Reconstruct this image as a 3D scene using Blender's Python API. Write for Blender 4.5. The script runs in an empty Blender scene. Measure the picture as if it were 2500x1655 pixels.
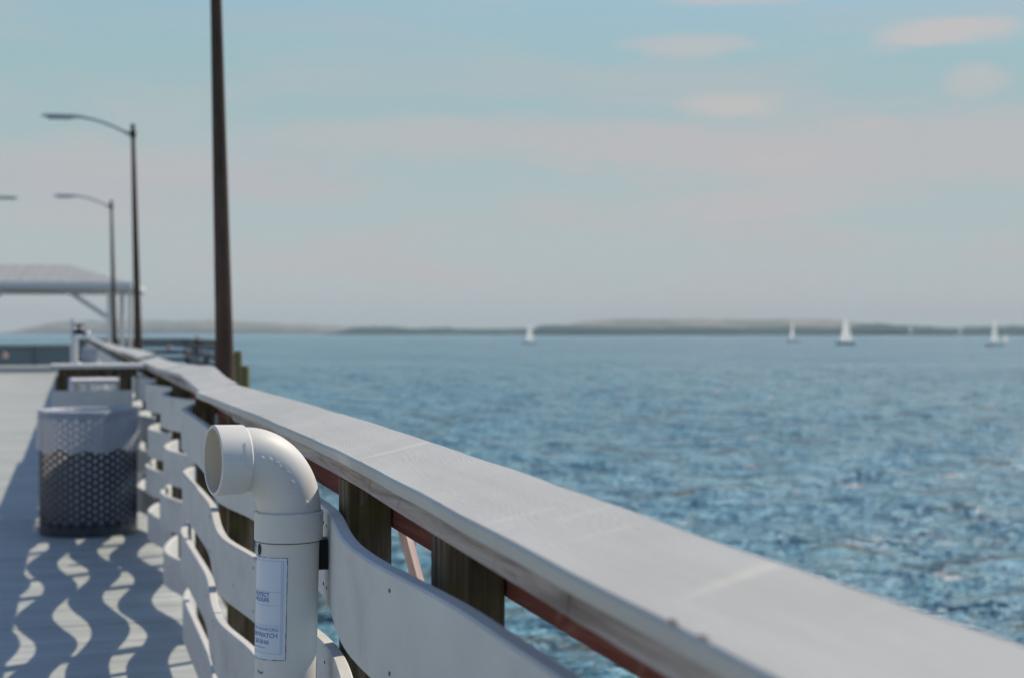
import bpy, bmesh, math, random
from mathutils import Vector, Matrix, noise
random.seed(7)
PI = math.pi
sc = bpy.context.scene
C = sc.collection
R = math.radians
TH = math.atan2(1250 - 179, 3745.0)      # the pier runs 16 degrees left of the lens axis
F = 3745.0
HC = 1.42                                 # eye height above the deck
WATER = -2.2
RX = Vector((math.cos(TH), -math.sin(TH), 0)); AX = Vector((math.sin(TH), math.cos(TH), 0))

def at(px, py, d):
    p = RX * ((px - 1250) / F * d) + AX * d
    p.z = HC - (py - 813) / F * d
    return p

# ------------------------------------------------------------------ objects
def tag(o, label=None, cat=None, group=None, kind=None):
    if label: o['label'] = label
    if cat: o['category'] = cat
    if group: o['group'] = group
    if kind: o['kind'] = kind
    return o

def empty(name, loc=(0, 0, 0), rz=0, label=None, cat=None, group=None):
    o = bpy.data.objects.new(name, None); C.objects.link(o)
    o.location = loc; o.rotation_euler = (0, 0, rz); o.empty_display_size = .2
    return tag(o, label, cat, group)

def link(name, bm, mats, parent=None, smooth=False, autosmooth=None):
    me = bpy.data.meshes.new(name)
    bmesh.ops.recalc_face_normals(bm, faces=bm.faces)
    bm.to_mesh(me); bm.free()
    for m in (mats if isinstance(mats, (list, tuple)) else [mats]): me.materials.append(m)
    if smooth or autosmooth:
        for p in me.polygons: p.use_smooth = True
        if autosmooth:
            me.set_sharp_from_angle(angle=R(autosmooth))
    o = bpy.data.objects.new(name, me); C.objects.link(o)
    if parent: o.parent = parent
    return o

def copy_tree(o, parent=None):
    c = o.copy(); C.objects.link(c); c.parent = parent
    for ch in list(o.children): copy_tree(ch, c)
    return c

def box(bm, x0, y0, z0, x1, y1, z1, bev=0, mat=0, M=None):
    vs = [bm.verts.new((x, y, z)) for x in (x0, x1) for y in (y0, y1) for z in (z0, z1)]
    idx = [(0, 1, 3, 2), (4, 6, 7, 5), (0, 4, 5, 1), (2, 3, 7, 6), (0, 2, 6, 4), (1, 5, 7, 3)]
    fs = [bm.faces.new([vs[i] for i in q]) for q in idx]
    for f in fs: f.material_index = mat
    nv = vs
    if bev:
        es = list({e for f in fs for e in f.edges})
        r = bmesh.ops.bevel(bm, geom=es, offset=bev, segments=2, affect='EDGES', profile=.5)
        nv = list({v for f in r['faces'] for v in f.verts} | {v for v in vs if v.is_valid})
        for f in r['faces']: f.material_index = mat
    if M is not None:
        for v in nv: v.co = M @ v.co
    return nv

def ring(bm, c, ax, r, n=24, up=None, sx=1.0):
    ax = Vector(ax).normalized()
    u = ax.orthogonal().normalized() if up is None else (Vector(up) - ax * Vector(up).dot(ax)).normalized()
    w = ax.cross(u)
    return [bm.verts.new(Vector(c) + (u * math.cos(a) + w * math.sin(a) * sx) * r) for a in (2 * PI * i / n for i in range(n))]

def skin_rings(bm, rings, caps=(True, True), mat=0):
    for a, b in zip(rings, rings[1:]):
        n = len(a)
        for i in range(n):
            f = bm.faces.new((a[i], a[(i + 1) % n], b[(i + 1) % n], b[i])); f.material_index = mat
    if caps[0]: bm.faces.new(rings[0][::-1]).material_index = mat
    if caps[1]: bm.faces.new(rings[-1]).material_index = mat

def tube(bm, pts, rs, n=16, caps=(True, True), mat=0, up=(0.01, 0.02, 1)):
    pts = [Vector(p) for p in pts]
    if not isinstance(rs, (list, tuple)): rs = [rs] * len(pts)
    rr = []
    for i, p in enumerate(pts):
        a = pts[min(i + 1, len(pts) - 1)] - pts[max(i - 1, 0)]
        u = Vector(up)
        if abs(a.normalized().dot(u.normalized())) > .97: u = Vector((1, 0.02, 0))
        rr.append(ring(bm, p, a, rs[i], n, u))
    skin_rings(bm, rr, caps, mat)

# ------------------------------------------------------------------ materials
def mat(name, rough=.6, spec=.5, metal=0.):
    m = bpy.data.materials.new(name); m.use_nodes = True
    b = m.node_tree.nodes['Principled BSDF']
    b.inputs['Roughness'].default_value = rough
    b.inputs['Specular IOR Level'].default_value = spec
    b.inputs['Metallic'].default_value = metal
    return m, m.node_tree, b

def N(nt, t, **kw):
    n = nt.nodes.new(t)
    for k, v in kw.items():
        if k in n.inputs: n.inputs[k].default_value = v
        else: setattr(n, k, v)
    return n

def coords(nt, scale=(1, 1, 1), kind='Object', rot=(0, 0, 0)):
    tc = N(nt, 'ShaderNodeTexCoord'); mp = N(nt, 'ShaderNodeMapping')
    nt.links.new(tc.outputs[kind], mp.inputs['Vector'])
    mp.inputs['Scale'].default_value = scale; mp.inputs['Rotation'].default_value = rot
    return mp.outputs['Vector']

def ramp(nt, fac, stops):
    r = N(nt, 'ShaderNodeValToRGB'); e = r.color_ramp.elements
    while len(e) > 1: e.remove(e[-1])
    for i, (p, c) in enumerate(stops):
        if i == 0: e[0].position = p; x = e[0]
        else: x = e.new(p)
        x.color = (*c, 1) if len(c) == 3 else c
    nt.links.new(fac, r.inputs['Fac'])
    return r.outputs['Color']

def noisy(name, stops, scale=(1, 1, 1), ns=6, detail=6, rough=.6, spec=.5, bump=.1, bscale=None, bns=60,
          dist=0.0, metal=0., bdist=.004, spots=None, rvar=0.0):
    m, nt, b = mat(name, rough, spec, metal)
    v = coords(nt, scale)
    n = N(nt, 'ShaderNodeTexNoise', Scale=ns, Detail=detail, Roughness=.6, Distortion=dist)
    nt.links.new(v, n.inputs['Vector'])
    col = ramp(nt, n.outputs['Fac'], stops)
    if spots:                                      # (scale, threshold, colour) : stains and grime with a shape of their own
        for (s_, lo, hi, c_) in spots:
            n2 = N(nt, 'ShaderNodeTexNoise', Scale=s_, Detail=7, Roughness=.65, Distortion=.6)
            nt.links.new(coords(nt), n2.inputs['Vector'])
            mr = N(nt, 'ShaderNodeMapRange'); mr.inputs[1].default_value = lo; mr.inputs[2].default_value = hi
            nt.links.new(n2.outputs['Fac'], mr.inputs[0])
            mx = N(nt, 'ShaderNodeMix', data_type='RGBA'); nt.links.new(mr.outputs[0], mx.inputs[0])
            nt.links.new(col, mx.inputs[6]); mx.inputs[7].default_value = (*c_, 1); col = mx.outputs[2]
    nt.links.new(col, b.inputs['Base Color'])
    if rvar:
        mr = N(nt, 'ShaderNodeMapRange'); nt.links.new(n.outputs['Fac'], mr.inputs[0])
        mr.inputs[3].default_value = rough - rvar; mr.inputs[4].default_value = rough + rvar
        nt.links.new(mr.outputs[0], b.inputs['Roughness'])
    if bump:
        vb = coords(nt, bscale or scale)
        nb = N(nt, 'ShaderNodeTexNoise', Scale=bns, Detail=5, Roughness=.6); nt.links.new(vb, nb.inputs['Vector'])
        bp = N(nt, 'ShaderNodeBump', Strength=bump, Distance=bdist); nt.links.new(nb.outputs['Fac'], bp.inputs['Height'])
        nt.links.new(bp.outputs['Normal'], b.inputs['Normal'])
    return m

# weathered composite boards
M_slat = noisy('grey_composite_board', [(.3, (.58, .585, .575)), (.7, (.67, .67, .655))], (1, .5, 1), 9, rough=.62, bump=.25,
               bscale=(1, .25, 3), bns=90, spots=[(3.2, .56, .78, (.47, .465, .46)), (11, .66, .78, (.38, .36, .33)), (45, .70, .76, (.33, .31, .28))])
def cap_material():
    m, nt, b = mat('pale_grained_cap_board', .6, .25)
    v = coords(nt, (3.2, .42, 1))
    n = N(nt, 'ShaderNodeTexNoise', Scale=2.0, Detail=2, Roughness=.4); nt.links.new(v, n.inputs['Vector'])
    ml = N(nt, 'ShaderNodeMath', operation='MULTIPLY'); ml.inputs[1].default_value = 420; nt.links.new(n.outputs['Fac'], ml.inputs[0])
    sn = N(nt, 'ShaderNodeMath', operation='SINE'); nt.links.new(ml.outputs[0], sn.inputs[0])
    bp = N(nt, 'ShaderNodeBump', Strength=.18, Distance=.0003); nt.links.new(sn.outputs[0], bp.inputs['Height'])
    nf = N(nt, 'ShaderNodeTexNoise', Scale=180, Detail=4); nt.links.new(coords(nt, (1, .2, 1)), nf.inputs['Vector'])
    b2 = N(nt, 'ShaderNodeBump', Strength=.2, Distance=.002); nt.links.new(nf.outputs['Fac'], b2.inputs['Height'])
    nt.links.new(bp.outputs['Normal'], b2.inputs['Normal']); nt.links.new(b2.outputs['Normal'], b.inputs['Normal'])
    n2 = N(nt, 'ShaderNodeTexNoise', Scale=5, Detail=8, Roughness=.65); nt.links.new(coords(nt, (1, .35, 1)), n2.inputs['Vector'])
    c = ramp(nt, n2.outputs['Fac'], [(.3, (.50, .51, .485)), (.55, (.57, .575, .55)), (.75, (.61, .615, .59))])
    n3 = N(nt, 'ShaderNodeTexNoise', Scale=14, Detail=6, Roughness=.7); nt.links.new(coords(nt, (1, .5, 1)), n3.inputs['Vector'])
    mr = N(nt, 'ShaderNodeMapRange'); mr.inputs[1].default_value = .66; mr.inputs[2].default_value = .78; nt.links.new(n3.outputs['Fac'], mr.inputs[0])
    mx = N(nt, 'ShaderNodeMix', data_type='RGBA'); nt.links.new(mr.outputs[0], mx.inputs[0]); nt.links.new(c, mx.inputs[6])
    mx.inputs[7].default_value = (.42, .41, .38, 1)
    # pale rubbed streaks running across the board, and a little grey wear along it
    n4 = N(nt, 'ShaderNodeTexNoise', Scale=1.0, Detail=4, Roughness=.5, Distortion=.3); nt.links.new(coords(nt, (3.5, 16, 1), rot=(0, 0, R(7))), n4.inputs['Vector'])
    m4 = N(nt, 'ShaderNodeMapRange'); m4.inputs[1].default_value = .64; m4.inputs[2].default_value = .76; nt.links.new(n4.outputs['Fac'], m4.inputs[0])
    x4 = N(nt, 'ShaderNodeMix', data_type='RGBA'); nt.links.new(m4.outputs[0], x4.inputs[0]); nt.links.new(mx.outputs[2], x4.inputs[6]); x4.inputs[7].default_value = (.69, .675, .61, 1)
    n5 = N(nt, 'ShaderNodeTexNoise', Scale=1.0, Detail=8, Roughness=.7); nt.links.new(coords(nt, (26, 1.1, 1)), n5.inputs['Vector'])
    m5 = N(nt, 'ShaderNodeMapRange'); m5.inputs[1].default_value = .45; m5.inputs[2].default_value = .75; m5.inputs[4].default_value = .45; nt.links.new(n5.outputs['Fac'], m5.inputs[0])
    x5 = N(nt, 'ShaderNodeMix', data_type='RGBA'); nt.links.new(m5.outputs[0], x5.inputs[0]); nt.links.new(x4.outputs[2], x5.inputs[6]); x5.inputs[7].default_value = (.47, .46, .43, 1)
    nt.links.new(x5.outputs[2], b.inputs['Base Color'])
    return m
M_cap = cap_material()
def wood(name, stops, grain='Z', spots=None, bump=.5):
    s = {'Z': (14, 14, .8), 'Y': (14, .8, 14), 'X': (.8, 14, 14)}[grain]
    return noisy(name, stops, s, 3, 7, .8, .25, bump, s, 5, .8, bdist=.006, spots=spots)
M_post = wood('dark_weathered_post', [(.3, (.022, .015, .010)), (.5, (.10, .072, .048)), (.7, (.24, .185, .135))],
              spots=[(6, .52, .7, (.10, .085, .015))])
M_ledger = wood('weathered_ledger', [(.3, (.20, .15, .125)), (.5, (.42, .35, .31)), (.7, (.56, .49, .45))], 'Y',
                spots=[(5, .62, .72, (.14, .105, .02)), (9, .64, .75, (.05, .03, .025))])
M_red = wood('faded_red_stain', [(.3, (.17, .050, .032)), (.55, (.27, .085, .058)), (.75, (.36, .15, .11))], 'Y', spots=[(4, .6, .75, (.42, .22, .17))], bump=.3)
M_redz = wood('faded_red_upright', [(.3, (.28, .12, .09)), (.55, (.42, .22, .18)), (.75, (.55, .36, .31))], 'Z', bump=.3)
M_pvc = noisy('white_pvc', [(.3, (.66, .655, .625)), (.7, (.72, .71, .68))], (1, 1, 1), 5, rough=.5, spec=.3, bump=.04, bns=40, rvar=.06,
              spots=[(9, .62, .78, (.58, .55, .49)), (60, .71, .76, (.48, .45, .40))])
M_pvcin = noisy('yellowed_pvc_lining', [(.3, (.74, .66, .54)), (.7, (.80, .72, .60))], rough=.5, bump=.05)
M_seam = noisy('dark_joint_grime', [(.3, (.02, .02, .02)), (.7, (.06, .05, .045))], rough=.9, bump=0)
M_black = noisy('black_rubber', [(.3, (.008, .008, .01)), (.7, (.02, .02, .022))], rough=.6, bump=.1)
M_stick = noisy('pale_blue_sticker', [(.3, (.62, .70, .82)), (.7, (.68, .76, .86))], ns=12, rough=.3, bump=.03)
M_ink = noisy('blue_ink', [(.3, (.13, .21, .52)), (.7, (.20, .30, .60))], ns=30, rough=.5, bump=0)
M_inkp = noisy('pale_blue_ink', [(.3, (.30, .40, .62)), (.7, (.36, .46, .68))], ns=30, rough=.5, bump=0)
M_inkd = noisy('violet_ink', [(.3, (.07, .06, .16)), (.7, (.1, .09, .2))], ns=30, rough=.5, bump=0)
M_pole = noisy('dark_bronze_pole', [(.3, (.060, .034, .025)), (.7, (.12, .072, .052))], (3, 3, .6), 5, rough=.55, spec=.15, bump=.1)
M_alu = noisy('dull_aluminium', [(.3, (.38, .43, .45)), (.7, (.48, .52, .53))], rough=.5, metal=.3, bump=.05)
M_lens = noisy('lamp_lens', [(.3, (.5, .5, .48)), (.7, (.6, .6, .56))], rough=.2, bump=0)
M_bin = noisy('dark_blue_perforated_steel', [(.3, (.006, .016, .032)), (.7, (.014, .032, .058))], ns=8, rough=.38, spec=.5, bump=.05)
M_white = noisy('white_paint', [(.3, (.66, .66, .66)), (.7, (.74, .74, .73))], rough=.5, bump=.05)
M_roof = noisy('pale_metal_roof', [(.3, (.34, .345, .33)), (.7, (.42, .42, .40))], ns=1.5, rough=.5, bump=.05)
M_beam = noisy('painted_beam', [(.3, (.60, .63, .67)), (.7, (.68, .70, .73))], rough=.6, bump=.05)
M_pile = wood('green_stained_piling', [(.3, (.09, .085, .035)), (.5, (.20, .18, .075)), (.7, (.30, .27, .13))])
M_tub = noisy('blue_grey_plastic', [(.3, (.20, .24, .32)), (.7, (.26, .30, .38))], rough=.4, bump=.02)
M_sail = noisy('sailcloth', [(.3, (.74, .74, .73)), (.7, (.80, .80, .79))], ns=.6, rough=.7, bump=0)
_nt = M_sail.node_tree; _tr = N(_nt, 'ShaderNodeBsdfTranslucent'); _tr.inputs['Color'].default_value = (.85, .85, .84, 1); _mx = N(_nt, 'ShaderNodeMixShader'); _mx.inputs[0].default_value = .62
_nt.links.new(_nt.nodes['Principled BSDF'].outputs[0], _mx.inputs[1]); _nt.links.new(_tr.outputs[0], _mx.inputs[2]); _nt.links.new(_mx.outputs[0], _nt.nodes['Material Output'].inputs['Surface'])
M_hull = noisy('boat_hull', [(.3, (.62, .60, .58)), (.7, (.70, .68, .66))], ns=.8, rough=.3, bump=0)
M_hulld = noisy('dark_boat_hull', [(.3, (.08, .05, .05)), (.7, (.13, .08, .08))], ns=.8, rough=.3, bump=0)
M_skin = noisy('skin', [(.3, (.52, .30, .20)), (.7, (.58, .35, .24))], rough=.5, bump=0)
M_shirt = noisy('dark_red_shirt', [(.3, (.10, .03, .05)), (.7, (.15, .05, .07))], rough=.9, bump=0)
M_trous = noisy('dark_trousers', [(.3, (.02, .022, .035)), (.7, (.035, .04, .06))], rough=.9, bump=0)
M_hair = noisy('brown_hair', [(.3, (.05, .03, .02)), (.7, (.09, .055, .035))], rough=.6, bump=0)

def bag_material(tpf=.38):
    m, nt, b = mat('translucent_bin_liner', .35, .5)
    b.inputs['Base Color'].default_value = (.52, .56, .62, 1)
    n = N(nt, 'ShaderNodeTexNoise', Scale=7, Detail=5, Distortion=1.2); nt.links.new(coords(nt, (1, 1, .3)), n.inputs['Vector'])
    nt.links.new(ramp(nt, n.outputs['Fac'], [(.35, (.62, .71, .86)), (.65, (.80, .86, .95))]), b.inputs['Base Color'])
    bp = N(nt, 'ShaderNodeBump', Strength=.8, Distance=.02); nt.links.new(n.outputs['Fac'], bp.inputs['Height']); nt.links.new(bp.outputs['Normal'], b.inputs['Normal'])
    tr = N(nt, 'ShaderNodeBsdfTranslucent'); tr.inputs['Color'].default_value = (.85, .86, .90, 1)
    tp = N(nt, 'ShaderNodeBsdfTransparent')
    a = N(nt, 'ShaderNodeMixShader'); a.inputs[0].default_value = .4
    nt.links.new(b.outputs[0], a.inputs[1]); nt.links.new(tr.outputs[0], a.inputs[2])
    c = N(nt, 'ShaderNodeMixShader'); c.inputs[0].default_value = tpf
    nt.links.new(a.outputs[0], c.inputs[1]); nt.links.new(tp.outputs[0], c.inputs[2])
    nt.links.new(c.outputs[0], nt.nodes['Material Output'].inputs['Surface'])
    return m
M_bag = bag_material(.32); M_bag_in = bag_material(.08)

def deck_material():
    m, nt, b = mat('grey_deck_boards', .6, .35)
    n = N(nt, 'ShaderNodeTexNoise', Scale=3, Detail=7, Roughness=.65); nt.links.new(coords(nt, (.5, 1, 1)), n.inputs['Vector'])
    c = ramp(nt, n.outputs['Fac'], [(.3, (.375, .405, .395)), (.55, (.455, .485, .475)), (.75, (.505, .535, .52))])
    # each board has its own shade
    tc = N(nt, 'ShaderNodeTexCoord'); sp = N(nt, 'ShaderNodeSeparateXYZ'); nt.links.new(tc.outputs['Object'], sp.inputs[0])
    dv = N(nt, 'ShaderNodeMath', operation='DIVIDE'); dv.inputs[1].default_value = .146; nt.links.new(sp.outputs['Y'], dv.inputs[0])
    fl = N(nt, 'ShaderNodeMath', operation='FLOOR'); nt.links.new(dv.outputs[0], fl.inputs[0])
    wn = N(nt, 'ShaderNodeTexWhiteNoise', noise_dimensions='1D'); nt.links.new(fl.outputs[0], wn.inputs['W'])
    mr = N(nt, 'ShaderNodeMapRange'); nt.links.new(wn.outputs['Value'], mr.inputs[0]); mr.inputs[3].default_value = .86; mr.inputs[4].default_value = 1.06
    mx = N(nt, 'ShaderNodeVectorMath', operation='SCALE'); nt.links.new(c, mx.inputs[0]); nt.links.new(mr.outputs[0], mx.inputs['Scale'])
    nt.links.new(mx.outputs[0], b.inputs['Base Color'])
    g = N(nt, 'ShaderNodeTexNoise', Scale=40, Detail=4); nt.links.new(coords(nt, (.12, 1, 1)), g.inputs['Vector'])
    bp = N(nt, 'ShaderNodeBump', Strength=.5, Distance=.004); nt.links.new(g.outputs['Fac'], bp.inputs['Height']); nt.links.new(bp.outputs['Normal'], b.inputs['Normal'])
    return m
M_deck = deck_material()

def water_material():
    m, nt, b = mat('bay_water', .22, .5)
    b.inputs['IOR'].default_value = 1.333
    n = N(nt, 'ShaderNodeTexNoise', Scale=.03, Detail=4); nt.links.new(coords(nt), n.inputs['Vector'])
    c0 = ramp(nt, n.outputs['Fac'], [(.35, (.17, .40, .53)), (.65, (.25, .50, .62))])
    # wave faces without sky reflection, painted as small streaks of turbid brown water
    s1 = N(nt, 'ShaderNodeTexNoise', Scale=.95, Detail=5, Roughness=.6); nt.links.new(coords(nt, (.30, 1.5, 1), rot=(0, 0, R(16))), s1.inputs['Vector'])
    mr = N(nt, 'ShaderNodeMapRange'); mr.inputs[1].default_value = .55; mr.inputs[2].default_value = .67; mr.inputs[4].default_value = .85; nt.links.new(s1.outputs['Fac'], mr.inputs[0])
    mx = N(nt, 'ShaderNodeMix', data_type='RGBA'); nt.links.new(mr.outputs[0], mx.inputs[0]); nt.links.new(c0, mx.inputs[6]); mx.inputs[7].default_value = (.13, .125, .105, 1)
    # sun glints painted into the colour as scattered foam-white flecks
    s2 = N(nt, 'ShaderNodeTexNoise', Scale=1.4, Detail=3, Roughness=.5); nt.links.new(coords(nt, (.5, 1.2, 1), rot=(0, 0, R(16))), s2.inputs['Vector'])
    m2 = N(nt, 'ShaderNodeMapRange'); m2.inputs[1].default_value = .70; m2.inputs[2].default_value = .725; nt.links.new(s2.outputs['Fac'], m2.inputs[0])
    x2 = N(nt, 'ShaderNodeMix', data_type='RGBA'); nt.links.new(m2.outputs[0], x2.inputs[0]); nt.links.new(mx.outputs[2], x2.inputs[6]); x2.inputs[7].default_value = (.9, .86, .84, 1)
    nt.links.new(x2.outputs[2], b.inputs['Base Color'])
    a = N(nt, 'ShaderNodeTexNoise', Scale=1.25, Detail=6, Roughness=.6, Distortion=.3); nt.links.new(coords(nt, (.8, 1.6, 1), rot=(0, 0, R(10))), a.inputs['Vector'])
    c = N(nt, 'ShaderNodeTexNoise', Scale=.5, Detail=5, Roughness=.6); nt.links.new(coords(nt, (.8, 2.0, 1), rot=(0, 0, R(16))), c.inputs['Vector'])
    e = N(nt, 'ShaderNodeTexNoise', Scale=.11, Detail=6, Roughness=.7); nt.links.new(coords(nt, (.7, 2.2, 1), rot=(0, 0, R(16))), e.inputs['Vector'])
    b3 = N(nt, 'ShaderNodeBump', Strength=1, Distance=5.0); nt.links.new(e.outputs['Fac'], b3.inputs['Height'])
    b1 = N(nt, 'ShaderNodeBump', Strength=1, Distance=.32); nt.links.new(a.outputs['Fac'], b1.inputs['Height'])
    b2 = N(nt, 'ShaderNodeBump', Strength=1, Distance=1.2); nt.links.new(c.outputs['Fac'], b2.inputs['Height'])
    nt.links.new(b3.outputs['Normal'], b1.inputs['Normal']); nt.links.new(b1.outputs['Normal'], b2.inputs['Normal']); nt.links.new(b2.outputs['Normal'], b.inputs['Normal'])
    return m
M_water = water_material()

# ------------------------------------------------------------------ woven railing beside the camera
EXT = [(-1.5, .475), (-.6, .425), (.35, .475), (1.0, .462), (1.75, .455), (2.39, .422), (3.04, .468), (3.66, .424), (4.15, .474), (4.77, .422), (5.75, .462),
       (6.85, .455), (7.72, .575), (8.6, .46), (9.5, .58), (10.4, .46), (11.3, .58)]
y_ = 12.15
while y_ < 72:
    EXT += [(y_, .46), (y_ + .87, .58)]; y_ += 1.74
def slatx(y, row):
    y = y + ((0, .07, -.05, .10)[row] + (0, .20, -.04, .16)[row] * lerp(0, 1, (y - 7.0) / 1.2))
    for (a, xa), (b, xb) in zip(EXT, EXT[1:]):
        if a <= y <= b:
            t = (y - a) / (b - a); t = .5 - .5 * math.cos(PI * t)
            return xa + (xb - xa) * t
    return .5
def lerp(a, b, t): t = max(0, min(1, t)); return a + (b - a) * t
ROWS = [1.083, .811, .539, .267]
SH, ST = .176, .026

def slat_bm(y0, y1, row, jit=0., screws=()):
    bm = bmesh.new(); n = max(2, int((y1 - y0) / .04)); rings = []
    top = ROWS[row] + jit; c = .0035
    sec = [(0, c), (c, 0), (ST - c, 0), (ST, c), (ST, SH - c), (ST - c, SH), (c, SH), (0, SH - c)]
    for i in range(n + 1):
        y = y0 + (y1 - y0) * i / n
        x = slatx(y, row); dx = (slatx(y + .01, row) - slatx(y - .01, row)) / .02
        nrm = Vector((1, -dx, 0)).normalized()
        w = .0025 * math.sin(y * 2.1 + row * 2)
        rings.append([bm.verts.new((x + nrm.x * a, y + nrm.y * a, top - SH + b + w)) for a, b in sec])
    skin_rings(bm, rings)
    for ys in screws:
        if y0 < ys < y1:
            for dz in (.03, .148):
                x = slatx(ys, row); dx = (slatx(ys + .01, row) - slatx(ys - .01, row)) / .02
                ax = Vector((-1, dx, 0)).normalized()
                p = Vector((x, ys, top - SH + dz))
                rg = [ring(bm, p + ax * .0012, ax, .0032, 10), ring(bm, p - ax * .002, ax, .0032, 10)]
                skin_rings(bm, rg, mat=1)
    return bm

POSTS_NEAR = [-.95, .58, 2.10, 2.91, 4.15, 5.36, 7.2, 8.95, 10.7]
near = empty('pier_railing', (0, 0, 0), 0, 'grey wavy-slat railing with tilted pale cap running past the white pipe to the small table', 'railing')
far = empty('pier_railing', (0, 0, 0), 0, 'distant stretch of wavy-slat railing beyond the small table, under the lamp posts', 'railing')

def post(parent, y, x=.502, w=.089, z0=-.35, z1=1.137, m=None):
    bm = bmesh.new(); box(bm, x, y, z0, x + w, y + w, z1, .004)
    # a long drying crack
    return link('post', bm, m or M_post, parent)
for y in POSTS_NEAR: post(near, y, .502 + .042 * max(0, min(1, (y - 4.3) / 2.9)))
joints = {0: [-1.5, 2.93, 7.25, 12.0], 1: [-1.5, 1.2, 5.4, 9.0, 12.0], 2: [-1.5, 1.0, 4.9, 9.0, 12.0], 3: [-1.5, 2.1, 7.25, 12.0]}
for r in range(4):
    J = joints[r]
    for i, (a, b) in enumerate(zip(J, J[1:])):
        link('slat', slat_bm(a + .0015, b - .0015, r, random.uniform(-.003, .003), [p + .045 for p in POSTS_NEAR] + [b - .03, a + .03]), [M_slat, M_seam], near, autosmooth=40)

def cap_bm(y0, y1, fin, fout, th=.028, seg=.12):
    """tilted cap board; fin/fout(y) -> (x, z) of the inner / outer top edge"""
    bm = bmesh.new(); n = max(2, int((y1 - y0) / seg)); rings = []; c = .004
    for i in range(n + 1):
        y = y0 + (y1 - y0) * i / n
        a = Vector((fin(y)[0], y, fin(y)[1])); b = Vector((fout(y)[0], y, fout(y)[1]))
        u = (b - a); W = u.length; u.normalize(); d = Vector((0, 1, 0)).cross(u).normalized()
        if d.z > 0: d = -d
        wob = Vector((noise.noise((y * 5, 1, 0)) * .0012, 0, noise.noise((y * 4, 7, 0)) * .0015))
        rings.append([bm.verts.new(p + wob) for p in (a + u * c, b - u * c, b + d * c, b + d * (th - c), b - u * c + d * th, a + u * c + d * th, a + d * (th - c), a + d * c)])
    skin_rings(bm, rings)
    return bm
def lerp(a, b, t): t = max(0, min(1, t)); return a + (b - a) * t
def table(pts):
    def f(y):
        for (a, xa), (b, xb) in zip(pts, pts[1:]):
            if y <= b: return lerp(xa, xb, (y - a) / (b - a))
        return pts[-1][1]
    return f
fi1 = table([(-2, .44), (.7, .447), (1.5, .460), (3, .490), (4.4, .492), (6.0, .452)]); fo1 = table([(-2, .56), (1.2, .59), (2, .615), (3.2, .638), (4.4, .634), (6.0, .606)])
fi2 = table([(6, .470), (8.5, .55), (10, .53)]); fo2 = table([(6, .615), (8.3, .71), (10, .69)])
def in1(y): return (fi1(y), 1.190 - .002 * math.sin(y * 1.7))
def out1(y): return (fo1(y), 1.222)
def in2(y): return (fi2(y), 1.192 + .005 * math.sin(y))
def out2(y): return (fo2(y), 1.226 + .022 * math.exp(-((y - 8.1) / .8) ** 2))
def in3(y): return (.532, 1.186)
def out3(y): return (.685, 1.216)
link('cap_board', cap_bm(-2, 6.03, in1, out1, .025), M_cap, near, autosmooth=35)
link('cap_board', cap_bm(6.04, 10.1, in2, out2, .025), M_cap, near, autosmooth=35)
link('cap_board', cap_bm(10.11, 13.3, in3, out3, .025), M_cap, near, autosmooth=35)
def cap_mark(name, y, u0, u1, wy, skew, m, off=.0016):
    bm = bmesh.new(); n = 8; prev = None
    for i in range(n + 1):
        t = u0 + (u1 - u0) * i / n; yy_ = y + skew * (t - u0); a = Vector((fi1(yy_), 0, in1(yy_)[1])); b = Vector((fo1(yy_), 0, out1(yy_)[1]))
        q = a.lerp(b, t); w = wy * (.25 + math.sin(PI * (i + .3) / (n + .6))) * (1 + .5 * noise.noise((i * .9, y * 7, 0)))
        cur = (bm.verts.new((q.x, yy_ - w, q.z + off)), bm.verts.new((q.x, yy_ + w, q.z + off)))
        if prev: bm.faces.new((prev[0], cur[0], cur[1], prev[1]))
        prev = cur
    link(name, bm, m, near)
M_crack = noisy('dark_crack', [(.3, (.06, .05, .045)), (.7, (.14, .12, .10))], ns=30, rough=.9, bump=0)
for y, u0, u1, w_, k_ in ((4.28, .015, .10, .0035, -.25), (3.3, .02, .08, .0022, -.3), (3.18, .03, .06, .002, .3), (1.13, .01, .05, .009, .3), (1.07, .02, .045, .009, .2), (2.66, .01, .03, .004, .2), (3.62, .55, .60, .002, .3)):
    cap_mark('crack', y, u0, u1, w_, k_, M_crack)
# the weathered board under the cap
yy = [-2, 1.45, 4.6, 8.2, 12.0]
for a, b in zip(yy, yy[1:]):
    bm = bmesh.new(); n = int((b - a) / .3); rings = []
    for i in range(n + 1):
        y = a + .002 + (b - a - .004) * i / n; z = 1.1395 + noise.noise((y * 1.3, 3, 0)) * .002
        s = (min(.502, fi1(y) + .012) if y < 5 else .502 + .035 * min(1, (y - 5) / 2)) + noise.noise((y * 2, 9, 0)) * .003
        rings.append([bm.verts.new(p) for p in ((s, y, z), (s + .098, y, z), (s + .098, y, 1.180), (s + .004, y, 1.1655))])
    skin_rings(bm, rings)
    link('ledger', bm, M_ledger, near)
# outer red beam
for a, b in ((-2, 2.3), (2.303, 6.2), (6.203, 12.0)):
    bm = bmesh.new(); xx = .594 if a < 6 else .640; box(bm, xx, a, 1.042, xx + .04, b, 1.137, .003); link('outer_beam', bm, M_red, near)
# red uprights outside
for (y, x, z1, lean) in ((3.05, .70, 1.00, .03), (3.98, .70, 1.0, .02), (6.85, .70, 1.0, .02), (5.45, .70, 1.0, .02)):
    bm = bmesh.new()
    M = Matrix.Translation((x, y, 0)) @ Matrix.Rotation(lean * 2.2, 4, 'Y') @ Matrix.Rotation(R(38), 4, 'Z')
    box(bm, -.045, -.022, -.3, .045, .022, z1, .003, M=M); link('outer_upright', bm, M_redz, near)

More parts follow.
